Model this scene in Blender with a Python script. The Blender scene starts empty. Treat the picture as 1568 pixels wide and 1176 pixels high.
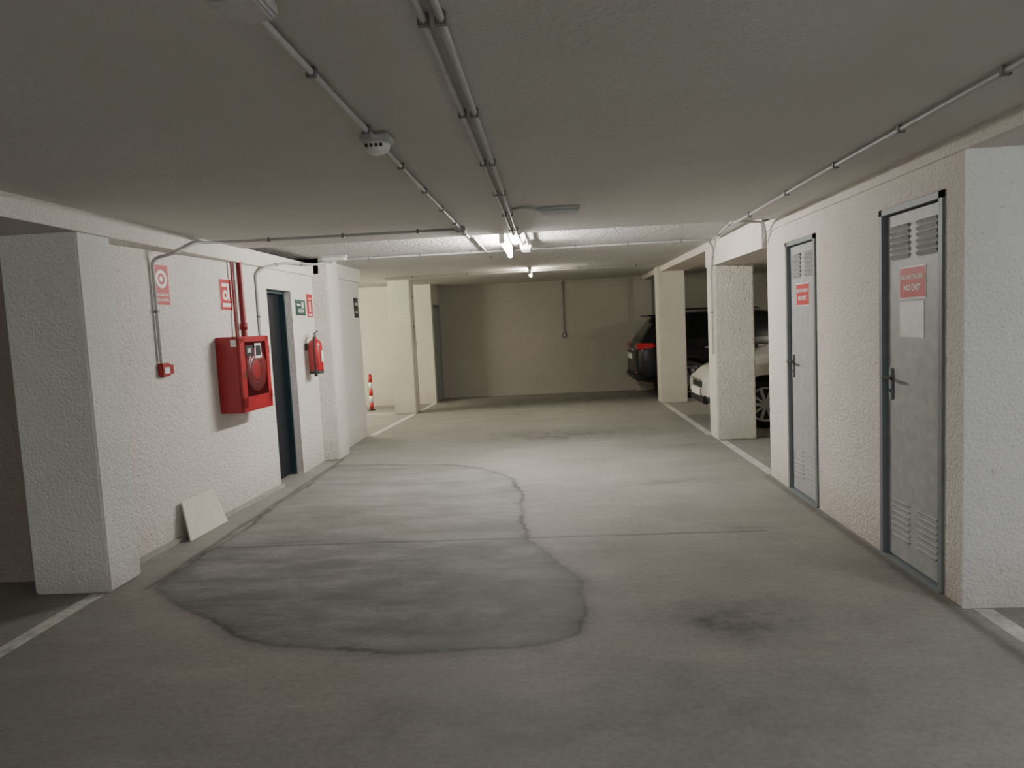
import bpy, bmesh, math, random
import numpy as np
from mathutils import Vector, Matrix
random.seed(3)
scene=bpy.context.scene
COL=scene.collection
R=math.radians

# ------------------------------------------------------------------ materials
def newmat(name):
    m=bpy.data.materials.new(name); m.use_nodes=True
    nt=m.node_tree; b=nt.nodes['Principled BSDF']
    return m,nt,b
def pos(nt,scale=(1,1,1)):
    g=nt.nodes.new('ShaderNodeNewGeometry'); mp=nt.nodes.new('ShaderNodeMapping')
    mp.inputs['Scale'].default_value=scale
    nt.links.new(g.outputs['Position'],mp.inputs['Vector']); return mp.outputs['Vector']
def noise(nt,vec,scale,detail=4,rough=.6,dist=0):
    n=nt.nodes.new('ShaderNodeTexNoise'); n.inputs['Scale'].default_value=scale
    n.inputs['Detail'].default_value=detail; n.inputs['Roughness'].default_value=rough
    n.inputs['Distortion'].default_value=dist
    nt.links.new(vec,n.inputs['Vector']); return n.outputs['Fac']
def ramp(nt,fac,p0,c0,p1,c1):
    r=nt.nodes.new('ShaderNodeValToRGB'); e=r.color_ramp.elements
    e[0].position=p0; e[0].color=(*c0,1); e[1].position=p1; e[1].color=(*c1,1)
    nt.links.new(fac,r.inputs['Fac']); return r.outputs['Color']
def mix(nt,fac,a,b,mode='MIX'):
    m=nt.nodes.new('ShaderNodeMix'); m.data_type='RGBA'; m.blend_type=mode
    for sock,v in ((m.inputs[0],fac),(m.inputs[6],a),(m.inputs[7],b)):
        if isinstance(v,(int,float)): sock.default_value=v
        elif isinstance(v,tuple): sock.default_value=(*v,1)
        else: nt.links.new(v,sock)
    return m.outputs[2]
def mth(nt,op,a,b=0.0,clamp=False):
    m=nt.nodes.new('ShaderNodeMath'); m.operation=op; m.use_clamp=clamp
    for i,v in enumerate((a,b)):
        if isinstance(v,(int,float)): m.inputs[i].default_value=v
        else: nt.links.new(v,m.inputs[i])
    return m.outputs[0]
def bump(nt,b,h,strength,dist):
    n=nt.nodes.new('ShaderNodeBump'); n.inputs['Strength'].default_value=strength
    n.inputs['Distance'].default_value=dist
    nt.links.new(h,n.inputs['Height']); nt.links.new(n.outputs['Normal'],b.inputs['Normal'])
def plain(name,col,rough=.5,metal=0,var=.08,bscale=0,bstr=.2,coat=0):
    m,nt,b=newmat(name); v=pos(nt)
    n=noise(nt,v,14,5)
    c0=tuple(max(0,c*(1-var)) for c in col); c1=tuple(min(1,c*(1+var)) for c in col)
    nt.links.new(ramp(nt,n,.3,c0,.7,c1),b.inputs['Base Color'])
    b.inputs['Roughness'].default_value=rough; b.inputs['Metallic'].default_value=metal
    b.inputs['Coat Weight'].default_value=coat
    if bscale: bump(nt,b,noise(nt,v,bscale,2),bstr,.004)
    return m
def ramp_f(nt,fac,a,b_):
    mr=nt.nodes.new('ShaderNodeMapRange'); mr.inputs[1].default_value=a; mr.inputs[2].default_value=b_
    nt.links.new(fac,mr.inputs[0]); return mr.outputs[0]
def stucco(name,col,dirt=(.45,.41,.36),dirtz=.30,bs=.85,vary=.07,bd=.020,spots=.30,sc=1.0):
    m,nt,b=newmat(name); v=pos(nt)
    big=noise(nt,v,1.3,5,.65); c0=tuple(c*(1-vary) for c in col)
    c=ramp(nt,big,.35,c0,.65,col)
    g=nt.nodes.new('ShaderNodeNewGeometry'); s=nt.nodes.new('ShaderNodeSeparateXYZ')
    nt.links.new(g.outputs['Position'],s.inputs[0])
    mr=nt.nodes.new('ShaderNodeMapRange'); mr.inputs[1].default_value=0; mr.inputs[2].default_value=dirtz
    mr.inputs[3].default_value=1; mr.inputs[4].default_value=0
    nt.links.new(s.outputs['Z'],mr.inputs[0])
    d=mth(nt,'MULTIPLY',mr.outputs[0],noise(nt,v,7,5,.7),True)
    d=mth(nt,'MULTIPLY',d,.8,True)
    c=mix(nt,d,c,dirt)
    if spots:
        sp=noise(nt,v,42,2,.5)
        c=mix(nt,ramp_f(nt,sp,.69,.77),c,tuple(x*(1-spots) for x in col))
    nt.links.new(c,b.inputs['Base Color']); b.inputs['Roughness'].default_value=.85
    b.inputs['Specular IOR Level'].default_value=.25
    h=mth(nt,'ADD',noise(nt,v,58*sc,3,.55),mth(nt,'MULTIPLY',noise(nt,v,22*sc,2,.5),.7))
    bump(nt,b,h,bs,bd)
    return m

M_wall=stucco('white_stucco',(.80,.765,.72))
M_wallR=stucco('pinkish_stucco',(.78,.72,.67),dirt=(.42,.34,.27),dirtz=.35)
M_pil=stucco('pillar_stucco',(.77,.77,.75),bs=.6)
M_far=stucco('cream_stucco',(.74,.71,.62))
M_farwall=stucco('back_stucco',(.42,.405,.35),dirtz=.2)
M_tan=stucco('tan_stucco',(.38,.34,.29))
M_ceil=stucco('ceiling_smooth',(.64,.635,.60),dirtz=.01,bs=.4,vary=.05,bd=.010,spots=0)
M_ceil2=stucco('ceiling_stipple',(.78,.77,.74),dirtz=.01,bs=1.0,vary=.06,bd=.06,sc=.6)
M_kerb=plain('kerb_concrete',(.36,.345,.32),.85,0,.15,40,.4)
M_conduit=plain('conduit_grey',(.42,.42,.41),.45,.0)
M_clip=plain('clip_dark',(.18,.18,.18),.5,.2)
M_plw=plain('plastic_white',(.72,.72,.70),.4)
M_plg=plain('plastic_grey',(.50,.50,.49),.45)
M_red=plain('red_paint',(.35,.013,.020),.4,coat=.2)
M_redd=plain('red_dark',(.23,.013,.018),.4)
M_signred=plain('sign_red',(.45,.020,.022),.5)
M_white=plain('sign_white',(.80,.78,.75),.5)
M_green=plain('sign_green',(.012,.07,.04),.5)
M_black=plain('black_plastic',(.02,.02,.022),.4)
M_door=plain('grey_metal_door',(.37,.375,.375),.5,.0,var=.14)
M_doorsh=plain('grey_door_shadow_gap',(.19,.19,.19),.6)
M_frame=plain('steel_frame',(.20,.225,.24),.5,.0)
M_dkdoor=plain('dark_door',(.006,.008,.013),.5)
M_dkfr=plain('dark_teal_frame',(.025,.05,.062),.4,.1)
M_board=plain('cream_board',(.74,.70,.63),.7,bscale=40)
M_rubber=plain('tyre_rubber',(.014,.014,.014),.75)
M_alloy=plain('alloy',(.45,.45,.46),.3,.9)
M_alloyd=plain('alloy_dark',(.28,.28,.29),.3,.8)
M_cdark=plain('car_paint_dark',(.004,.005,.007),.3,.0,coat=.2)
M_cdark.node_tree.nodes['Principled BSDF'].inputs['Specular IOR Level'].default_value=.3
M_cwhite=plain('car_paint_white',(.76,.74,.68),.25,coat=1)
M_trim=plain('car_trim_black',(.012,.012,.012),.5)
M_chrome=plain('chrome',(.7,.7,.7),.15,1)
m,nt,b=newmat('car_glass'); b.inputs['Base Color'].default_value=(.005,.006,.007,1); b.inputs['Roughness'].default_value=.08; b.inputs['Specular IOR Level'].default_value=.25; M_cglass=m
m,nt,b=newmat('tail_lens'); b.inputs['Base Color'].default_value=(.38,.005,.012,1); b.inputs['Roughness'].default_value=.15; b.inputs['Coat Weight'].default_value=.4; M_tail=m
m,nt,b=newmat('head_lens'); b.inputs['Base Color'].default_value=(.25,.26,.28,1); b.inputs['Roughness'].default_value=.08; b.inputs['Metallic'].default_value=.6; M_head=m
m,nt,b=newmat('cabinet_glass'); b.inputs['Base Color'].default_value=(.06,.008,.010,1); b.inputs['Roughness'].default_value=.08; M_cab=m
def emis(name,col,s):
    m=bpy.data.materials.new(name); m.use_nodes=True; nt=m.node_tree; nt.nodes.clear()
    e=nt.nodes.new('ShaderNodeEmission'); o=nt.nodes.new('ShaderNodeOutputMaterial')
    e.inputs[0].default_value=(*col,1); e.inputs[1].default_value=s
    nt.links.new(e.outputs[0],o.inputs[0]); return m
M_tube=emis('tube_cool',(1,.97,.91),300)
M_tubeN=emis('tube_near',(1.0,.99,.95),360)
M_tubeR=emis('tube_right',(.92,.98,1.0),115)
M_tubeW=emis('tube_warm',(1,.92,.74),150)
M_tubeB=emis('tube_bay',(1,.92,.72),420)

# floor / line material
def floor_mat():
    m,nt,b=newmat('concrete_floor'); v=pos(nt)
    n1=noise(nt,v,.9,6,.65,.3); n2=noise(nt,pos(nt,(.8,2.2,1)),1.7,7,.68,.15); n3=noise(nt,v,34,4,.7); n4=noise(nt,v,5,6,.7)
    c=ramp(nt,n1,.3,(.225,.217,.20),.7,(.31,.30,.277))
    att=nt.nodes.new('ShaderNodeAttribute'); att.attribute_name='marks'
    s=nt.nodes.new('ShaderNodeSeparateColor'); nt.links.new(att.outputs['Color'],s.inputs[0])
    pc=ramp(nt,n2,.36,(.118,.119,.117),.64,(.25,.25,.243))
    sm=ramp_f(nt,n2,.50,.72)
    c=mix(nt,mth(nt,'MULTIPLY',sm,.32),c,(.43,.415,.385))
    c=mix(nt,mth(nt,'MULTIPLY',ramp_f(nt,n4,.56,.78),.35),c,(.16,.153,.142))
    c=mix(nt,mth(nt,'MULTIPLY',s.outputs[0],.92),c,pc)
    edge=mth(nt,'MULTIPLY',s.outputs[1],mth(nt,'ADD',mth(nt,'MULTIPLY',n4,1.1),.30),True)
    c=mix(nt,edge,c,(.045,.044,.042))
    st=mth(nt,'MULTIPLY',s.outputs[2],ramp_f(nt,n4,.30,.62),True)
    st=mth(nt,'MULTIPLY',st,mth(nt,'ADD',n2,.35),True)
    c=mix(nt,st,c,(.05,.049,.047))
    fine=ramp(nt,n3,.3,(.84,.84,.84),.7,(1.1,1.1,1.1))
    c=mix(nt,1.0,c,fine,'MULTIPLY')
    nt.links.new(c,b.inputs['Base Color'])
    r=nt.nodes.new('ShaderNodeMapRange'); r.inputs[3].default_value=.5; r.inputs[4].default_value=.8
    nt.links.new(n1,r.inputs[0]); nt.links.new(r.outputs[0],b.inputs['Roughness'])
    b.inputs['Specular IOR Level'].default_value=.3
    h=mth(nt,'ADD',mth(nt,'MULTIPLY',n3,.3),mth(nt,'MULTIPLY',n4,.5)); bump(nt,b,h,.25,.004)
    return m
M_floor=floor_mat()
def line_mat():
    m,nt,b=newmat('worn_white_paint'); v=pos(nt)
    n=noise(nt,v,9,6,.75)
    nt.links.new(ramp(nt,n,.36,(.38,.37,.35),.56,(.60,.59,.56)),b.inputs['Base Color'])
    b.inputs['Roughness'].default_value=.7; return m
M_line=line_mat()

# ------------------------------------------------------------------ helpers
def link(o,parent=None):
    COL.objects.link(o)
    if parent: o.parent=parent
    return o
def empty(name,loc=(0,0,0),rz=0):
    e=bpy.data.objects.new(name,None); e.empty_display_size=.1
    e.location=loc; e.rotation_euler=(0,0,rz); COL.objects.link(e); return e
def from_bm(name,bm,mats,parent=None,smooth=False):
    bmesh.ops.recalc_face_normals(bm,faces=bm.faces)
    me=bpy.data.meshes.new(name); bm.to_mesh(me); bm.free()
    for mm in (mats if isinstance(mats,(list,tuple)) else [mats]): me.materials.append(mm)
    if smooth:
        for p in me.polygons: p.use_smooth=True
    return link(bpy.data.objects.new(name,me),parent)
def bmbox(bm,c,s,mi=0,rot=None):
    mt=Matrix.Translation(c)@(rot.to_4x4() if rot else Matrix.Identity(4))@Matrix.Diagonal((*s,1))
    r=bmesh.ops.create_cube(bm,size=1,matrix=mt)
    for f in set(f for v in r['verts'] for f in v.link_faces): f.material_index=mi
def box(name,c,s,mat,parent=None,bev=0,rot=None):
    bm=bmesh.new(); bmbox(bm,(0,0,0),s)
    if bev: bmesh.ops.bevel(bm,geom=bm.edges[:],offset=bev,segments=2,affect='EDGES')
    o=from_bm(name,bm,mat,parent); o.location=c
    if rot: o.rotation_euler=rot
    return o
def prism(bm,poly,z0,z1,mi=0):
    lo=[bm.verts.new((x,y,z0)) for x,y in poly]; hi=[bm.verts.new((x,y,z1)) for x,y in poly]
    n=len(poly); fs=[bm.faces.new(lo),bm.faces.new(hi)]
    for i in range(n): fs.append(bm.faces.new((lo[i],lo[(i+1)%n],hi[(i+1)%n],hi[i])))
    for f in fs: f.material_index=mi
def rect(x0,x1,y0,y1): return [(x0,y0),(x1,y0),(x1,y1),(x0,y1)]
def prisms(name,lst,mat,bev=0):
    bm=bmesh.new()
    for poly,z0,z1 in lst: prism(bm,poly,z0,z1)
    if bev: bmesh.ops.bevel(bm,geom=bm.edges[:],offset=bev,segments=2,affect='EDGES')
    return from_bm(name,bm,mat)
def cyl(name,p0,p1,r,mat,parent=None,n=20,r2=None):
    p0=Vector(p0); p1=Vector(p1); d=p1-p0
    bm=bmesh.new()
    bmesh.ops.create_cone(bm,cap_ends=True,segments=n,radius1=r,radius2=r if r2 is None else r2,depth=d.length,
        matrix=Matrix.Translation((p0+p1)/2)@d.to_track_quat('Z','Y').to_matrix().to_4x4())
    o=from_bm(name,bm,mat,parent)
    for p in o.data.polygons: p.use_smooth=len(p.vertices)==4
    return o
def lathe(name,prof,mat,parent=None,n=28,loc=(0,0,0),rot=(0,0,0)):
    bm=bmesh.new(); rings=[]
    for r,z in prof:
        rings.append([bm.verts.new((max(r,1e-4)*math.cos(2*math.pi*i/n),max(r,1e-4)*math.sin(2*math.pi*i/n),z)) for i in range(n)])
    for a,c in zip(rings,rings[1:]):
        for i in range(n): bm.faces.new((a[i],a[(i+1)%n],c[(i+1)%n],c[i]))
    bm.faces.new(rings[0]); bm.faces.new(rings[-1])
    o=from_bm(name,bm,mat,parent,True); o.location=loc; o.rotation_euler=rot; return o
def text(name,s,c,size,mat,parent,sx=1):
    cu=bpy.data.curves.new(name,'FONT'); cu.body=s; cu.size=size; cu.align_x='CENTER'; cu.align_y='CENTER'
    cu.extrude=.0006; cu.offset=size*.018
    cu.materials.append(mat); o=link(bpy.data.objects.new(name,cu),parent)
    o.location=c; o.rotation_euler=(R(90),0,0); o.scale=(sx,1,1); return o
def tube_curve(name,pts,r,mat,parent,fillet=.05):
    cu=bpy.data.curves.new(name,'CURVE'); cu.dimensions='3D'; cu.bevel_depth=r; cu.bevel_resolution=3
    P=[Vector(p) for p in pts]; out=[P[0]]
    for a,b_,c in zip(P,P[1:],P[2:]):
        d1=(a-b_); d2=(c-b_); f=min(fillet,d1.length*.45,d2.length*.45)
        q0=b_+d1.normalized()*f; q1=b_+d2.normalized()*f
        for t in (0,.25,.5,.75,1): out.append((1-t)**2*q0+2*t*(1-t)*b_+t*t*q1)
    out.append(P[-1])
    sp=cu.splines.new('POLY'); sp.points.add(len(out)-1)
    for i,p in enumerate(out): sp.points[i].co=(*p,1)
    cu.use_fill_caps=True
    cu.materials.append(mat); return link(bpy.data.objects.new(name,cu),parent)
def conduit(pts,r=.011,clip=.55,name='electrical_conduit',mat=None):
    e=empty(name); tube_curve('pipe',pts,r,mat or M_conduit,e)
    bm=bmesh.new()
    for a,b_ in zip(pts,pts[1:]):
        a=Vector(a); b_=Vector(b_); L=(b_-a).length
        if L<.4: continue
        n=max(1,int(L/clip)); rot=(b_-a).to_track_quat('X','Z').to_matrix()
        for i in range(n):
            bmbox(bm,a+(b_-a)*((i+.5)/n),(.018,r*2.7,r*2.7),0,rot)
    if len(bm.verts): from_bm('clips',bm,M_clip,e)
    else: bm.free()
    return e

# ------------------------------------------------------------------ room shell
CH=2.32; CB=2.40; STEP=6.30
poly=[(-2.54,4.12),(-2.05,3.70),(-1.70,3.42),(-1.388,3.28),(-.751,3.18),(-.12,3.22),(.06,3.33),(.09,3.60),(.08,4.037),(-.054,4.519),(-.263,4.885),(-.27,5.5),(-.333,6.378),(-.40,6.85),(-.56,7.1),(-.80,7.45),(-1.2,7.66),(-1.859,7.789),(-2.5,7.9)]
xs=np.concatenate([np.arange(-7.5,-3.1,.4),np.arange(-3.1,2.3,.020),np.arange(2.3,7.5,.4),[7.5]])
ys=np.concatenate([np.arange(-6,1.4,.4),np.arange(1.4,8.4,.020),np.arange(8.4,15.3,.2),[15.3]])
X,Y=np.meshgrid(xs,ys); nx,ny=len(xs),len(ys)
wob=lambda a,b_: .022*np.sin(3.1*a+1.3*b_)+.018*np.sin(7.3*a-4.1*b_+1)+.010*np.sin(19*a+13*b_)+.006*np.sin(41*a-33*b_)
PX=X+wob(X,Y); PY=Y+wob(Y,X)*.6
def segd(px,py,a,b_):
    ax,ay=a; bx,by=b_; dx,dy=bx-ax,by-ay
    t=np.clip(((px-ax)*dx+(py-ay)*dy)/(dx*dx+dy*dy),0,1)
    return np.hypot(px-ax-t*dx,py-ay-t*dy)
D=np.full(X.shape,9.); inside=np.zeros(X.shape,bool)
for i in range(len(poly)):
    a=poly[i]; b_=poly[(i+1)%len(poly)]
    D=np.minimum(D,segd(PX,PY,a,b_))
    cond=((a[1]>PY)!=(b_[1]>PY))
    xi=(b_[0]-a[0])*(PY-a[1])/((b_[1]-a[1]) if b_[1]!=a[1] else 1e-9)+a[0]
    inside^=cond&(PX<xi)
sm=lambda e0,e1,x: (lambda t:t*t*(3-2*t))(np.clip((x-e0)/(e1-e0),0,1))
sd=np.where(inside,-D,D)
patch=sm(.010,-.012,sd)*(.60+.40*sm(5.4,4.6,Y))
edge=sm(.026,.008,D)*1.0*(.65+.35*np.sin(5*X+3*Y)**2)
edge=np.maximum(edge,sm(.12,.0,D)*.35*(.3+.7*sm(6,4,Y)))
jd=np.abs(Y-4.90-.004*np.sin(9*X)); edge=np.maximum(edge,sm(.022,.006,jd)*.8*((X>-2.5)&(X<1.45)))
jd=np.abs(X+2.56-.004*np.sin(9*Y)); edge=np.maximum(edge,sm(.035,.006,jd)*.8*((Y>4.1)&(Y<8.3)))
jd=np.abs(X-1.95); edge=np.maximum(edge,sm(.06,.0,jd)*.6*((Y>-6)&(Y<6.6)))
def blob(cx,cy,rx,ry): return np.exp(-(((X-cx+wob(X,Y)*2)/rx)**2+((Y-cy+wob(Y,X)*2)/ry)**2))
stain=.95*blob(.83,3.33,.22,.11)+.55*blob(.95,3.5,.5,.22)+.35*blob(.30,4.62,.35,.16)+.9*blob(1.28,4.95,.09,.05)+.6*blob(1.0,6.5,.5,.12)+.5*blob(1.5,8.3,.5,.2)
stain+=.6*blob(-.5,3.9,.6,.35)+.5*blob(-.5,3.45,.55,.15)+.8*blob(.2,9.4,1.2,.5)+.8*blob(.5,13.6,2.2,.6)+.4*blob(-1.8,5.7,.4,.2)+.4*blob(.3,7.6,.4,.2)+.3*blob(0,2.6,1.2,.15)+.25*blob(.4,2.9,.3,.2)
marks=np.stack([patch,edge,np.clip(stain,0,1),np.ones_like(X)],-1).reshape(-1,4).astype(np.float32)
verts=np.stack([X,Y,np.zeros_like(X)],-1).reshape(-1,3)
idx=np.arange(nx*ny).reshape(ny,nx)
faces=np.stack([idx[:-1,:-1],idx[:-1,1:],idx[1:,1:],idx[1:,:-1]],-1).reshape(-1,4)
me=bpy.data.meshes.new('floor'); me.from_pydata(verts.tolist(),[],faces.tolist())
ca=me.color_attributes.new('marks','FLOAT_COLOR','POINT'); ca.data.foreach_set('color',marks.ravel())
me.materials.append(M_floor); link(bpy.data.objects.new('floor',me))

prisms('ceiling',[(rect(-7.5,7.5,-6,STEP),CH,2.6)],M_ceil)
prisms('ceiling',[(rect(-7.5,7.5,STEP,15.3),CB,2.6)],M_ceil2)

LW0=Vector((-2.93,4.30)); LSL=.0627
lwx=lambda y: LW0.x+LSL*(y-LW0.y)
prisms('wall_left',[([(-2.93,4.30),(lwx(6.85),6.85),(-3.15,6.85),(-3.15,4.30)],0,2.25),
   ([(lwx(6.85),6.85),(-2.77,7.5),(-3.15,7.5),(-3.15,6.85)],1.99,2.25),
   (rect(-3.15,-2.77,7.5,8.3),0,2.25),(rect(-3.15,-2.72,8.3,10.04),0,2.42)],M_wall)
prisms('beam_left',[(rect(-3.3,-2.74,-6,8.2),2.19,2.33),(rect(-3.3,-2.68,8.2,10.04),2.22,2.41)],M_wall)
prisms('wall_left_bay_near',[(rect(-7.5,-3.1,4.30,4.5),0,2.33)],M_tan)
prisms('wall_left_bay_side',[(rect(-7.5,-3.1,9.84,10.03),0,2.42)],M_far)
prisms('wall_left_outer',[(rect(-7.7,-7.5,-6,15.3),0,2.42)],M_far)
prisms('wall_right_outer',[(rect(7.5,7.7,-6,15.3),0,2.42)],M_far)
prisms('wall_rear',[(rect(-7.5,7.5,-6.2,-6),0,2.42)],M_pil)
prisms('wall_left_bay_back',[(rect(-7.5,-2.36,14.1,14.2),0,2.42),(rect(-2.5,-2.36,14.2,14.28),0,2.42),(rect(-2.5,-2.36,14.28,15.0),2.0,2.42),(rect(-2.5,-2.36,15.0,15.12),0,2.42)],M_far)
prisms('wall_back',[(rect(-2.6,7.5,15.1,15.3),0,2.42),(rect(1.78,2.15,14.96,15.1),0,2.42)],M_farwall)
prisms('wall_right',[(rect(2.0,7.5,3.53,3.70),0,2.25),(rect(2.0,2.2,4.39,5.42),0,2.25),(rect(2.0,2.2,6.08,6.45),0,2.25),
   (rect(2.0,7.5,6.45,6.6),0,2.25),(rect(2.0,2.2,3.70,4.39),2.09,2.25),(rect(2.0,2.2,5.42,6.08),2.09,2.25),(rect(2.12,2.2,3.7,6.4),0,2.1)],M_wallR)
prisms('beam_right',[(rect(1.985,7.5,-6,6.62),2.24,2.33),(rect(1.96,2.42,6.62,8.95),2.10,2.42),(rect(1.96,2.4,8.95,15.0),2.31,2.42)],M_wallR)
prisms('trim_store_front',[(rect(1.992,7.5,3.515,3.53),0,2.24)],M_pil)
def pillar(x0,x1,y0,y1,z1,mat):
    o=prisms('concrete_pillar',[(rect(x0,x1,y0,y1),0,z1)],mat,.012); return o
pillar(-3.24,-2.755,4.05,4.38,2.20,M_pil)
pillar(-2.98,-2.58,8.2,8.63,2.41,M_wall)
pillar(-2.86,-2.47,12.5,12.9,2.41,M_far)
pillar(1.97,2.43,8.55,8.95,2.11,M_far)
pillar(1.91,2.37,12.5,12.9,2.41,M_far)
bm=bmesh.new(); prism(bm,[(-2.93,4.38),(-2.90,4.38),(lwx(6.85)+.03,6.85),(lwx(6.85),6.85)],0,.035); from_bm('baseboard_left',bm,M_kerb)

def line(x0,y0,x1,y1,w=.09):
    d=Vector((x1-x0,y1-y0)); n=Vector((-d.y,d.x)).normalized()*w/2
    bm=bmesh.new(); prism(bm,[(x0+n.x,y0+n.y),(x1+n.x,y1+n.y),(x1-n.x,y1-n.y),(x0-n.x,y0-n.y)],.0005,.003)
    from_bm('parking_line',bm,M_line)
line(-2.83,4.04,-2.86,-2); line(2.08,3.5,2.08,-2); line(2.03,6.62,2.02,8.53); line(1.98,8.97,1.96,12.48)
line(-2.66,10.1,-2.5,12.48); line(-2.45,12.92,-2.40,14.08,.08); line(2.5,12.9,7.2,12.9); line(-7.3,12.7,-2.9,12.7)

# ------------------------------------------------------------------ luminaires
def lamp(name,x,y0,y1,zt,ztop,mat):
    e=empty(name,(x,(y0+y1)/2,0)); L=y1-y0
    bm=bmesh.new(); bmbox(bm,(0,0,ztop-.013),(.05,L,.024))
    from_bm('housing',bm,M_plw,e)
    cyl('tube',(0,-L/2+.04,zt),(0,L/2-.04,zt),.019,mat,e,12)
    for s in (-1,1): box('end_cap',(0,s*(L/2-.02),(zt+ztop)/2-.012),(.05,.04,ztop-zt+.02),M_plw,e,.006)
    return e
lamp('fluorescent_lamp',-.40,6.42,7.85,2.275,CB,M_tube)
lamp('fluorescent_lamp',-.28,11.2,11.8,2.31,CB,M_tubeW)
lamp('fluorescent_lamp',-.40,-3.2,-1.8,2.20,CH,M_tubeN)
lamp('fluorescent_lamp',3.3,.8,2.0,2.14,2.24,M_tubeR)
lamp('fluorescent_lamp',-4.8,11.3,12.5,2.30,CB,M_tubeB)
lamp('fluorescent_lamp',4.9,11.4,12.2,2.30,CB,M_tubeW)
e=empty('lamp_gear_box',(-.22,7.75,0)); box('case',(0,0,2.35),(.12,.34,.06),M_plw,e,.01); box('lid',(0,0,2.315),(.10,.30,.015),M_plg,e,.004)
e=empty('emergency_light',(.10,5.03,CH)); box('base',(0,0,-.012),(.29,.13,.022),M_plg,e,.005); box('diffuser',(0,0,-.037),(.26,.10,.03),M_plw,e,.01)
e=empty('emergency_light',(-2.42,8.0,CB)); box('base',(0,0,-.012),(.3,.13,.022),M_plg,e,.005); box('diffuser',(0,0,-.04),(.27,.10,.035),M_plw,e,.01)
def detector(x,y,z):
    e=empty('motion_detector',(x,y,z)); box('box',(0,0,-.02),(.12,.12,.038),M_plg,e,.008)
    lathe('dome',[(.055,0),(.055,-.012),(.045,-.03),(.02,-.042),(0,-.044)],M_plw,e,24,(0,-.01,-.04))
    for i in range(4): box('slot',(-.03+.02*i,-.062,-.055),(.01,.01,.012),M_black,e)
detector(-.675,2.93,CH)
e=empty('junction_box',(-.68,1.66,CH)); box('box',(0,0,-.024),(.13,.13,.044),M_plg,e,.008); box('lid',(0,0,-.049),(.11,.11,.008),M_plg,e,.003)
e=empty('junction_box',(-.68,5.7,CH)); box('box',(0,0,-.022),(.09,.09,.04),M_plg,e,.008); box('lid',(0,0,-.045),(.075,.075,.008),M_plg,e,.003)

z1=CH-.019; z2=CB-.019
conduit([(-.68,-5.8,z1),(-.68,6.28,z1),(-.70,6.5,z2),(-.70,9.2,z2)],.011,.62)
conduit([(-.287,-5.8,z1),(-.287,6.28,z1),(-.27,6.45,z2-.02),(-.25,7.6,z2-.02)],.011,.78)
conduit([(-.243,-5.8,z1),(-.243,6.28,z1),(-.20,6.45,z2-.02),(-.19,7.6,z2-.02)],.011,.78)
conduit([(-.245,4.9,z1),(-.13,4.82,z1),(-.04,5.0,z1)],.010)
conduit([(1.56,-5.8,z1),(1.60,4.4,z1),(1.64,6.28,z1),(1.72,6.6,z2),(1.9,8.2,z2)],.012,.7)
conduit([(-2.865,5.03,1.36),(-2.865,5.03,2.12),(-2.72,5.12,2.17),(-2.715,5.4,2.27),(-2.55,5.68,z1),(-.72,5.70,z1)],.012,.6)
conduit([(lwx(6.62)+.014,6.62,1.3),(lwx(6.62)+.014,6.62,2.12),(-2.72,6.75,2.19),(-2.72,7.25,2.27),(-2.6,7.9,z1),(-2.4,8.3,z2),(1.85,8.3,z2),(1.945,8.45,2.3),(1.945,8.60,2.05),(1.945,8.60,1.05)],.012,.6)
conduit([(-2.7,11.7,z2),(1.9,11.7,z2)],.012,.8)
conduit([(.30,15.08,2.38),(.30,15.08,1.28)],.013,.5,mat=M_clip)
e=empty('wall_switch',(.30,15.07,1.24)); box('base',(0,0,0),(.08,.05,.08),M_black,e,.006); box('rocker',(0,-.028,0),(.04,.012,.05),M_plg,e,.002)
conduit([(-2.455,12.7,2.38),(-2.455,12.7,1.3)],.012,.5)
e=empty('wall_switch',(-2.45,12.7,1.26),R(90)); box('base',(0,0,0),(.08,.05,.08),M_plg,e,.006); box('rocker',(0,-.028,0),(.04,.012,.05),M_plw,e,.002)
conduit([(1.66,6.2,z1),(1.9,6.35,z1),(1.96,6.5,2.22),(1.96,6.58,2.15)],.011)

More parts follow.
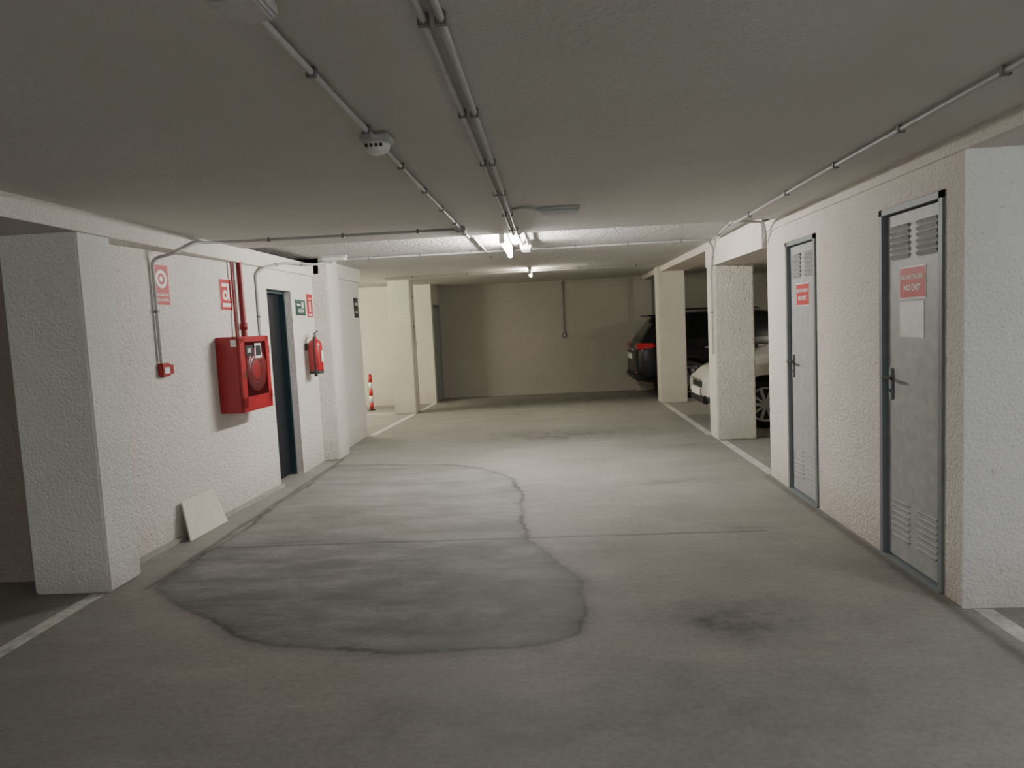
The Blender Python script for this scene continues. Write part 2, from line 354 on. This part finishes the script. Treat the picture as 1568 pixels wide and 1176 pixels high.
# ------------------------------------------------------------------ left wall objects
RZL=R(90)-math.atan(LSL)
def lw(name,y,z,off=0): return empty(name,(lwx(y)+off,y,z),RZL)
def plate(e,w,h,mat,y=-.004,t=.004,nm='plate',c=(0,0)): return box(nm,(c[0],y,c[1]),(w,t,h),mat,e)
def ring(name,e,c,r0,r1,mat,y=-.008):
    bm=bmesh.new(); n=28
    a=[bm.verts.new((c[0]+r0*math.cos(6.2832*i/n),y,c[1]+r0*math.sin(6.2832*i/n))) for i in range(n)]
    b_=[bm.verts.new((c[0]+r1*math.cos(6.2832*i/n),y,c[1]+r1*math.sin(6.2832*i/n))) for i in range(n)]
    for i in range(n): bm.faces.new((a[i],a[(i+1)%n],b_[(i+1)%n],b_[i]))
    return from_bm(name,bm,mat,e)
def firesign(e,w,h,kind):
    plate(e,w,h,M_white,-.003,.004,'backing'); plate(e,w-.014,h-.014,M_signred,-.0065,.003,'red_field')
    if kind=='alarm':
        ring('ring',e,(0,h*.14),w*.22,w*.36,M_white,-.0085); ring('dot',e,(0,h*.14),.001,w*.11,M_white,-.0085)
        text('caption','PULSADOR',(0,-.0085,-h*.24),.030,M_white,e); text('caption_2','DE ALARMA',(0,-.0085,-h*.36),.028,M_white,e)
    elif kind=='hose':
        plate(e,w*.62,h*.10,M_white,-.0085,.001,'nozzle',(0,h*.30)); plate(e,w*.14,h*.5,M_white,-.0085,.001,'hose',(w*.2,h*.06))
        ring('reel',e,(-w*.08,-h*.02),w*.10,w*.22,M_white,-.0085); plate(e,w*.7,h*.12,M_white,-.0085,.001,'base_bar',(0,-h*.32))
    else:
        plate(e,w*.26,h*.42,M_white,-.0085,.001,'cylinder_icon',(0,-.01)); plate(e,w*.4,h*.06,M_white,-.0085,.001,'valve_icon',(w*.05,h*.28))
        plate(e,w*.6,h*.07,M_white,-.0085,.001,'caption_bar',(0,-h*.38))
e=lw('fire_alarm_sign',5.14,1.94); firesign(e,.19,.31,'alarm')
e=lw('fire_alarm_button',5.06,1.31)
box('base',(0,-.02,0),(.10,.04,.10),M_red,e,.006); box('window',(0,-.043,-.004),(.06,.006,.045),M_white,e); box('side_tab',(.075,-.02,0),(.05,.03,.07),M_red,e,.004)
e=lw('fire_hose_sign',6.06,1.90); firesign(e,.20,.28,'hose')
e=lw('fire_hose_cabinet',6.09,1.205)
box('body',(0,-.10,0),(.54,.20,.65),M_red,e,.006)
bm=bmesh.new()
for c,s in (((0,0,.30),(.53,.018,.045)),((0,0,-.26),(.53,.018,.125)),((-.225,0,.01),(.08,.018,.60)),((.235,0,.01),(.06,.018,.60))): bmbox(bm,c,s)
o=from_bm('door_frame',bm,M_red,e); o.location=(0,-.208,0)
box('glass',(.01,-.204,.04),(.41,.006,.50),M_cab,e)
o=lathe('hose_reel',[(.05,0),(.19,0),(.19,.006),(.05,.006)],M_redd,e,32,(.01,-.207,.03),(R(90),0,0))
for k in range(3): ring('hose_turn',e,(.01,.03),.09+.035*k,.10+.035*k,M_black,-.2145)
box('label',(-.10,-.2145,.20),(.14,.002,.09),M_black,e); text('label_text','BIE',(-.10,-.216,.20),.05,M_white,e)
box('info_label',(.06,-.2145,.195),(.12,.002,.13),M_white,e); box('info_text',(.06,-.216,.195),(.09,.001,.09),M_black,e)
box('lock',(-.22,-.222,.0),(.025,.014,.06),M_chrome,e,.003)
box('hinge',(.262,-.21,.2),(.012,.02,.07),M_redd,e); box('hinge_2',(.262,-.21,-.2),(.012,.02,.07),M_redd,e)
box('side_label',(-.272,-.165,.27),(.003,.05,.06),M_white,e)
e=empty('fire_water_pipe')
tube_curve('pipe',[(lwx(6.24)+.05,6.24,1.52),(lwx(6.24)+.05,6.24,2.2)],.026,M_redd,e); tube_curve('pipe_thin',[(lwx(6.14)+.03,6.14,1.52),(lwx(6.14)+.03,6.14,2.2)],.010,M_redd,e)
lathe('coupling',[(.034,-.03),(.034,.03)],M_redd,e,20,(lwx(6.24)+.05,6.24,1.62))
bm=bmesh.new(); pts=[(-.27,0,0),(.27,0,0),(.20,.06,.30),(-.25,.06,.30)]
lo=[bm.verts.new(p) for p in pts]; hi=[bm.verts.new((p[0],p[1]-.012,p[2]+.003)) for p in pts]
bm.faces.new(lo); bm.faces.new(hi)
for i in range(4): bm.faces.new((lo[i],lo[(i+1)%4],hi[(i+1)%4],hi[i]))
o=from_bm('leaning_board',bm,M_board); o.location=(lwx(5.35)+.085,5.35,.0); o.rotation_euler=(0,0,RZL)
e=empty('door_1',(-2.90,7.175,0),R(90))
box('slab',(0,.02,.985),(.60,.04,1.95),M_dkdoor,e,.003)
for s in (-1,1): box('jamb',(s*.31,-.01,.99),(.03,.10,1.98),M_dkfr,e)
box('head',(0,-.01,1.975),(.64,.10,.03),M_dkfr,e); box('handle_plate',(-.24,-.005,1.02),(.03,.01,.16),M_chrome,e); box('handle',(-.20,-.04,1.05),(.11,.02,.02),M_chrome,e,.004)
for i in range(3): box('panel',(0,-.004,.4+.6*i),(.42,.006,.5),M_dkdoor,e,.002)
e=empty('exit_sign',(-2.77,7.76,1.82),R(90)); plate(e,.30,.17,M_green,-.004,.006); text('caption','SALIDA',(0,-.008,-.035),.055,M_white,e); plate(e,.06,.07,M_white,-.008,.001,'door_icon',(.06,.03)); plate(e,.10,.02,M_white,-.008,.001,'arrow',(-.06,.03))
e=empty('fire_extinguisher_sign',(-2.77,8.06,1.85),R(90)); firesign(e,.20,.28,'ext')
e=empty('fire_extinguisher',(-2.66,7.84,1.08),R(90))
lathe('cylinder',[(.0,0),(.06,0),(.074,.012),(.078,.03),(.078,.30),(.070,.345),(.045,.375),(.024,.385),(.022,.41),(0,.41)],M_red,e,32)
lathe('base_ring',[(.079,-.004),(.079,.03),(.06,.03)],M_black,e,32)
box('label',(0,-.0765,.19),(.07,.006,.13),M_white,e,.002)
box('valve',(0,0,.425),(.035,.03,.035),M_chrome,e,.004); box('lever_top',(.03,-.01,.462),(.12,.018,.010),M_black,e,.003,(0,R(-14),0)); box('lever_low',(.035,-.01,.44),(.11,.018,.008),M_black,e,.003)
tube_curve('hose',[(-.015,-.02,.425),(-.10,-.03,.40),(-.11,-.02,.25),(-.095,-.02,.05)],.009,M_black,e,.05); cyl('nozzle',(-.095,-.02,.06),(-.092,-.02,-.03),.012,M_black,e,16,.018)
lathe('gauge',[(.014,0),(.014,.01)],M_white,e,16,(0,-.016,.425),(R(90),0,0)); box('bracket',(0,.095,.30),(.05,.03,.08),M_black,e)
e=empty('wayfinding_sign',(-2.72,9.85,1.86),R(90)); plate(e,.20,.28,M_black,-.004,.006); plate(e,.14,.04,M_plg,-.008,.001,'arrow',(0,.05)); plate(e,.12,.03,M_plg,-.008,.001,'caption_bar',(0,-.06))
e=empty('bollard',(-3.5,13.35,0)); lathe('base',[(.08,0),(.08,.012),(.04,.02)],M_black,e)
for k in range(5): lathe('band',[(.034,.02+.13*k),(.034,.15+.13*k)],(M_signred,M_white)[k%2],e)
lathe('cap',[(.034,.67),(.026,.70),(0,.71)],M_signred,e)

# ------------------------------------------------------------------ right doors
def metal_door(name,yc,w,paper):
    e=empty(name,(2.0,yc,0),R(-90)); H=2.085; f=.035
    bm=bmesh.new()
    for s in (-1,1): bmbox(bm,(s*(w/2-f/2),.017,H/2),(f,.06,H))
    bmbox(bm,(0,.017,H-f/2),(w,.06,f)); from_bm('frame',bm,M_frame,e)
    sw=w-2*f-.008
    box('slab',(0,.040,H/2-.012),(sw,.04,H-f-.03),M_door,e,.002)
    bm=bmesh.new(); bm2=bmesh.new()
    for cx in (-sw*.24,sw*.24):
        for k in range(6):
            bmbox(bm,(cx,.016,1.80+.033*k),(sw*.34,.014,.018),0,Matrix.Rotation(R(40),3,'X'))
            bmbox(bm2,(cx,.0195,1.784+.033*k),(sw*.32,.003,.007))
        for k in range(7):
            bmbox(bm,(cx,.018,.148+.036*k),(sw*.34,.010,.014),0,Matrix.Rotation(R(40),3,'X'))
    from_bm('louvres',bm,M_door,e); from_bm('louvre_gaps',bm2,M_doorsh,e)
    box('sign_border',(-.01,.0185,1.645),(.285,.004,.18),M_white,e)
    box('sign',(-.01,.017,1.645),(.27,.005,.165),M_signred,e)
    text('sign_text','NO HAY SALIDA',(-.01,.0135,1.675),.036,M_white,e,.9); text('sign_text_2','NO EXIT',(-.01,.0135,1.615),.046,M_white,e)
    if paper: box('paper',(-.02,.0185,1.44),(.26,.003,.20),M_plw,e)
    hx=-sw/2+.055
    box('handle_plate',(hx,.013,1.06),(.035,.014,.19),M_frame,e,.004); cyl('spindle',(hx,.02,1.10),(hx,-.035,1.10),.009,M_frame,e)
    box('lever',(hx+.05,-.035,1.10),(.12,.016,.020),M_black,e,.005); cyl('keyhole',(hx,.008,1.02),(hx,.002,1.02),.010,M_black,e)
    for zz in (.3,1.05,1.8): cyl('hinge',(sw/2+.004,.008,zz-.05),(sw/2+.004,.008,zz+.05),.009,M_frame,e)
    box('threshold',(0,.02,.006),(w-.01,.08,.012),M_frame,e)
metal_door('door_2',4.045,.685,True); metal_door('door_3',5.75,.655,False)
e=empty('door_4',(-2.36,14.64,0),R(90)); box('slab',(0,.03,.98),(.66,.04,1.95),M_door,e,.002)
for s in (-1,1): box('jamb',(s*.345,.02,1.0),(.03,.09,2.0),M_frame,e)
box('head',(0,.02,1.985),(.72,.09,.03),M_frame,e); box('lever',(-.26,-.02,1.02),(.11,.02,.02),M_black,e,.004); box('handle_plate',(-.28,.005,1.0),(.03,.012,.16),M_frame,e)

# ------------------------------------------------------------------ cars
def wheel(e,x,y,r,side,rim):
    w=.20
    n=lathe('tyre',[(r*.66,-w/2),(r*.9,-w/2),(r*.98,-w/2+.03),(r,-w/2+.05),(r,w/2-.05),(r*.98,w/2-.03),(r*.9,w/2),(r*.66,w/2)],M_rubber,e,40,(x,y,r),(R(90),0,0))
    s=side
    bm=bmesh.new()
    for k in range(10):
        a=2*math.pi*k/10; rot=Matrix.Rotation(-a,3,'Y')
        bmbox(bm,rot@Vector((r*.38,s*.105,0)),(r*.56,.02,.030 if k%2 else .04),0,rot)
    bmesh.ops.create_cone(bm,cap_ends=True,segments=20,radius1=r*.15,radius2=r*.13,depth=.03,matrix=Matrix.Translation((0,s*.108,0))@Matrix.Rotation(R(90),4,'X'))
    o=from_bm('spokes',bm,rim,e); o.location=(x,y,r)
    bm=bmesh.new(); N=36
    for r0,r1 in ((r*.62,r*.70),):
        A=[bm.verts.new((r0*math.cos(6.28319*i/N),s*.104,r0*math.sin(6.28319*i/N))) for i in range(N)]
        B=[bm.verts.new((r1*math.cos(6.28319*i/N),s*.108,r1*math.sin(6.28319*i/N))) for i in range(N)]
        for i in range(N): bm.faces.new((A[i],A[(i+1)%N],B[(i+1)%N],B[i]))
    o=from_bm('rim_lip',bm,rim,e); o.location=(x,y,r)
    bm=bmesh.new(); bmesh.ops.create_circle(bm,cap_ends=True,segments=36,radius=r*.67,matrix=Matrix.Translation((0,s*.1015,0))@Matrix.Rotation(R(90),4,'X'))
    o=from_bm('rim_barrel',bm,M_trim,e); o.location=(x,y,r)
def car(name,loc,rz,st,glass,rearwin,wsh,paint,wheels,r,rim,hw):
    e=empty(name,loc,rz)
    bm=bmesh.new(); rings=[]
    for (l,zb,zt_,zp,w,wt) in st:
        h=[(0,zb),(.75*w,zb),(.97*w,zb+.06),(w,zb+.4*(zt_-zb)),(w*.985,zb+.8*(zt_-zb)),(w*.955,zt_),(wt,zp-.05),(wt*.8,zp),(0,zp+.015)]
        full=h+[(-y,z) for y,z in h[7:0:-1]]
        rings.append([bm.verts.new((l,y,z)) for y,z in full])
    N=16
    for i,(a,b_) in enumerate(zip(rings,rings[1:])):
        l=(st[i][0]+st[i+1][0])/2
        for k in range(N):
            f=bm.faces.new((a[k],a[(k+1)%N],b_[(k+1)%N],b_[k])); kk=k if k<8 else 15-k
            mi=0
            if kk==5 and any(g0<l<g1 for g0,g1 in glass): mi=1
            if kk in(6,7) and (rearwin[0]<l<rearwin[1] or wsh[0]<l<wsh[1]): mi=1
            if kk in(0,1): mi=2
            f.material_index=mi
    for rg,li in((rings[0],0),(rings[-1],-1)):
        f=bm.faces.new(rg); f.material_index=0
    tmp=from_bm('body_tmp',bm,[paint,M_cglass,M_trim],None,True)
    sm_=tmp.modifiers.new('s','SUBSURF'); sm_.levels=2; sm_.render_levels=2
    cut=[]
    for wx in wheels:
        for s in(-1,1):
            c=cyl('cut',(wx,s*(hw-.26),r+.01),(wx,s*(hw+.1),r+.01),r+.055,M_trim,None,40); cut.append(c)
            bo=tmp.modifiers.new('b','BOOLEAN'); bo.operation='DIFFERENCE'; bo.object=c; bo.solver='EXACT'
    bpy.context.view_layer.update()
    dg=bpy.context.evaluated_depsgraph_get(); me=bpy.data.meshes.new_from_object(tmp.evaluated_get(dg)); me.name='body'
    ob=link(bpy.data.objects.new('body',me),e)
    bpy.data.objects.remove(tmp)
    for c in cut: bpy.data.objects.remove(c)
    for wx in wheels:
        for s in(-1,1):
            wheel(e,wx,s*(hw-.12),r,s,rim)
            bm=bmesh.new(); n=20; prev=None
            for i in range(n+1):
                a=math.pi*i/n; q=[bm.verts.new((wx+rr*math.cos(a),s*(hw-.02+dy),r+.01+rr*math.sin(a))) for rr,dy in((r+.05,0),(r+.085,0),(r+.085,.012),(r+.05,.012))]
                if prev:
                    for k in range(4): bm.faces.new((prev[k],prev[(k+1)%4],q[(k+1)%4],q[k]))
                prev=q
            from_bm('arch_trim',bm,M_trim if paint is M_cdark else paint,e)
    return e
suv=[(0.0,.50,.80,.86,.72,.62),(.05,.36,.94,1.02,.84,.70),(.15,.30,1.02,1.14,.90,.70),(.40,.28,1.05,1.48,.91,.66),(.50,.28,1.05,1.55,.91,.65),(.80,.28,1.05,1.58,.91,.64),(.90,.28,1.05,1.59,.91,.64),
 (1.75,.28,1.03,1.61,.91,.64),(1.85,.28,1.03,1.61,.91,.64),(2.6,.28,1.0,1.56,.91,.64),(2.75,.28,1.0,1.50,.91,.64),(3.3,.28,.98,1.08,.90,.72),(3.9,.28,.90,.97,.88,.70),(4.25,.32,.78,.82,.82,.62),(4.38,.42,.62,.66,.68,.5)]
e=car('dark_suv',(1.56,14.05,0),0,suv,[(.50,.80),(.90,1.75),(1.85,2.6),(2.75,3.2)],(.15,.50),(2.75,3.3),M_cdark,(.98,3.55),.35,M_alloyd,.91)
for s in(-1,1):
    box('tail_light',(.115,s*.70,.99),(.16,.34,.13),M_tail,e,.03); box('tail_light_side',(.24,s*.855,1.0),(.26,.10,.10),M_tail,e,.03)
    box('reflector',(.03,s*.66,.50),(.04,.16,.035),M_tail,e,.008); box('side_mirror',(2.95,s*.99,1.08),(.12,.18,.13),M_cdark,e,.03)
    box('door_handle',(1.35,s*.915,.93),(.16,.03,.025),M_chrome,e,.006); box('door_handle_2',(2.3,s*.915,.92),(.16,.03,.025),M_chrome,e,.006)
    tube_curve('roof_rail',[(.75,s*.60,1.60),(.85,s*.60,1.645),(2.2,s*.60,1.65),(2.35,s*.60,1.60)],.015,M_trim,e)
box('licence_plate',(-.01,0,.80),(.03,.5,.11),M_white,e,.004); box('rear_bumper',(.07,0,.42),(.14,1.55,.16),M_trim,e,.04); box('chrome_strip',(.01,0,.93),(.03,.8,.03),M_chrome,e,.006)
box('spoiler',(.40,0,1.555),(.22,1.16,.03),M_cdark,e,.01)
hat=[(0,.45,.75,.80,.68,.6),(.08,.32,.90,.98,.82,.68),(.28,.26,.96,1.22,.87,.62),(.5,.26,.97,1.38,.88,.62),(.6,.26,.97,1.42,.88,.61),(1.3,.24,.96,1.47,.88,.61),(1.4,.24,.96,1.475,.88,.61),(2.2,.24,.94,1.45,.88,.61),(2.35,.24,.94,1.42,.88,.61),
 (3.0,.24,.92,1.0,.87,.68),(3.55,.26,.86,.92,.86,.68),(3.9,.27,.76,.82,.82,.64),(4.05,.30,.64,.70,.74,.56),(4.10,.38,.56,.60,.64,.48)]
e=car('white_hatchback',(6.16,10.14,0),R(180),hat,[(.5,1.3),(1.4,2.2),(2.35,2.9)],(.08,.5),(2.35,3.0),M_cwhite,(.75,3.40),.325,M_alloy,.88)
for s in(-1,1):
    box('headlight',(3.93,s*.66,.70),(.22,.26,.12),M_head,e,.04); box('headlight_shroud',(3.90,s*.665,.70),(.24,.29,.15),M_trim,e,.04)
    box('fog_light',(4.04,s*.58,.40),(.08,.18,.10),M_trim,e,.02); box('side_mirror',(2.75,s*.96,1.0),(.12,.17,.12),M_cwhite,e,.03)
    box('door_handle',(1.9,s*.885,.84),(.15,.03,.025),M_chrome,e,.006); box('side_trim',(2.05,s*.87,.34),(1.9,.03,.08),M_trim,e,.01)
    box('tail_light',(.10,s*.70,.85),(.12,.2,.2),M_tail,e,.03)
box('grille',(4.07,0,.56),(.06,.62,.12),M_trim,e,.02); box('lower_grille',(4.07,0,.36),(.08,.9,.12),M_trim,e,.02); box('licence_plate',(4.12,0,.46),(.02,.5,.10),M_white,e,.003)
box('grille_chrome',(4.105,0,.625),(.02,.6,.015),M_chrome,e,.004)

# ------------------------------------------------------------------ world + camera
w=bpy.data.worlds.new('World'); scene.world=w; w.use_nodes=True
w.node_tree.nodes['Background'].inputs[0].default_value=(.5,.5,.5,1); w.node_tree.nodes['Background'].inputs[1].default_value=.02
cam=bpy.data.cameras.new('camera'); cam.sensor_width=36; cam.lens=36*1100/1600; cam.clip_end=100
co=link(bpy.data.objects.new('camera',cam))
co.matrix_world=Matrix.Translation((0,0,1.52))@Matrix.Rotation(R(3.3),4,'Z')@Matrix.Rotation(R(90-4.83),4,'X')@Matrix.Rotation(R(-2.8),4,'Z')
scene.camera=co
scene.view_settings.view_transform='AgX'
scene.view_settings.exposure=0.62
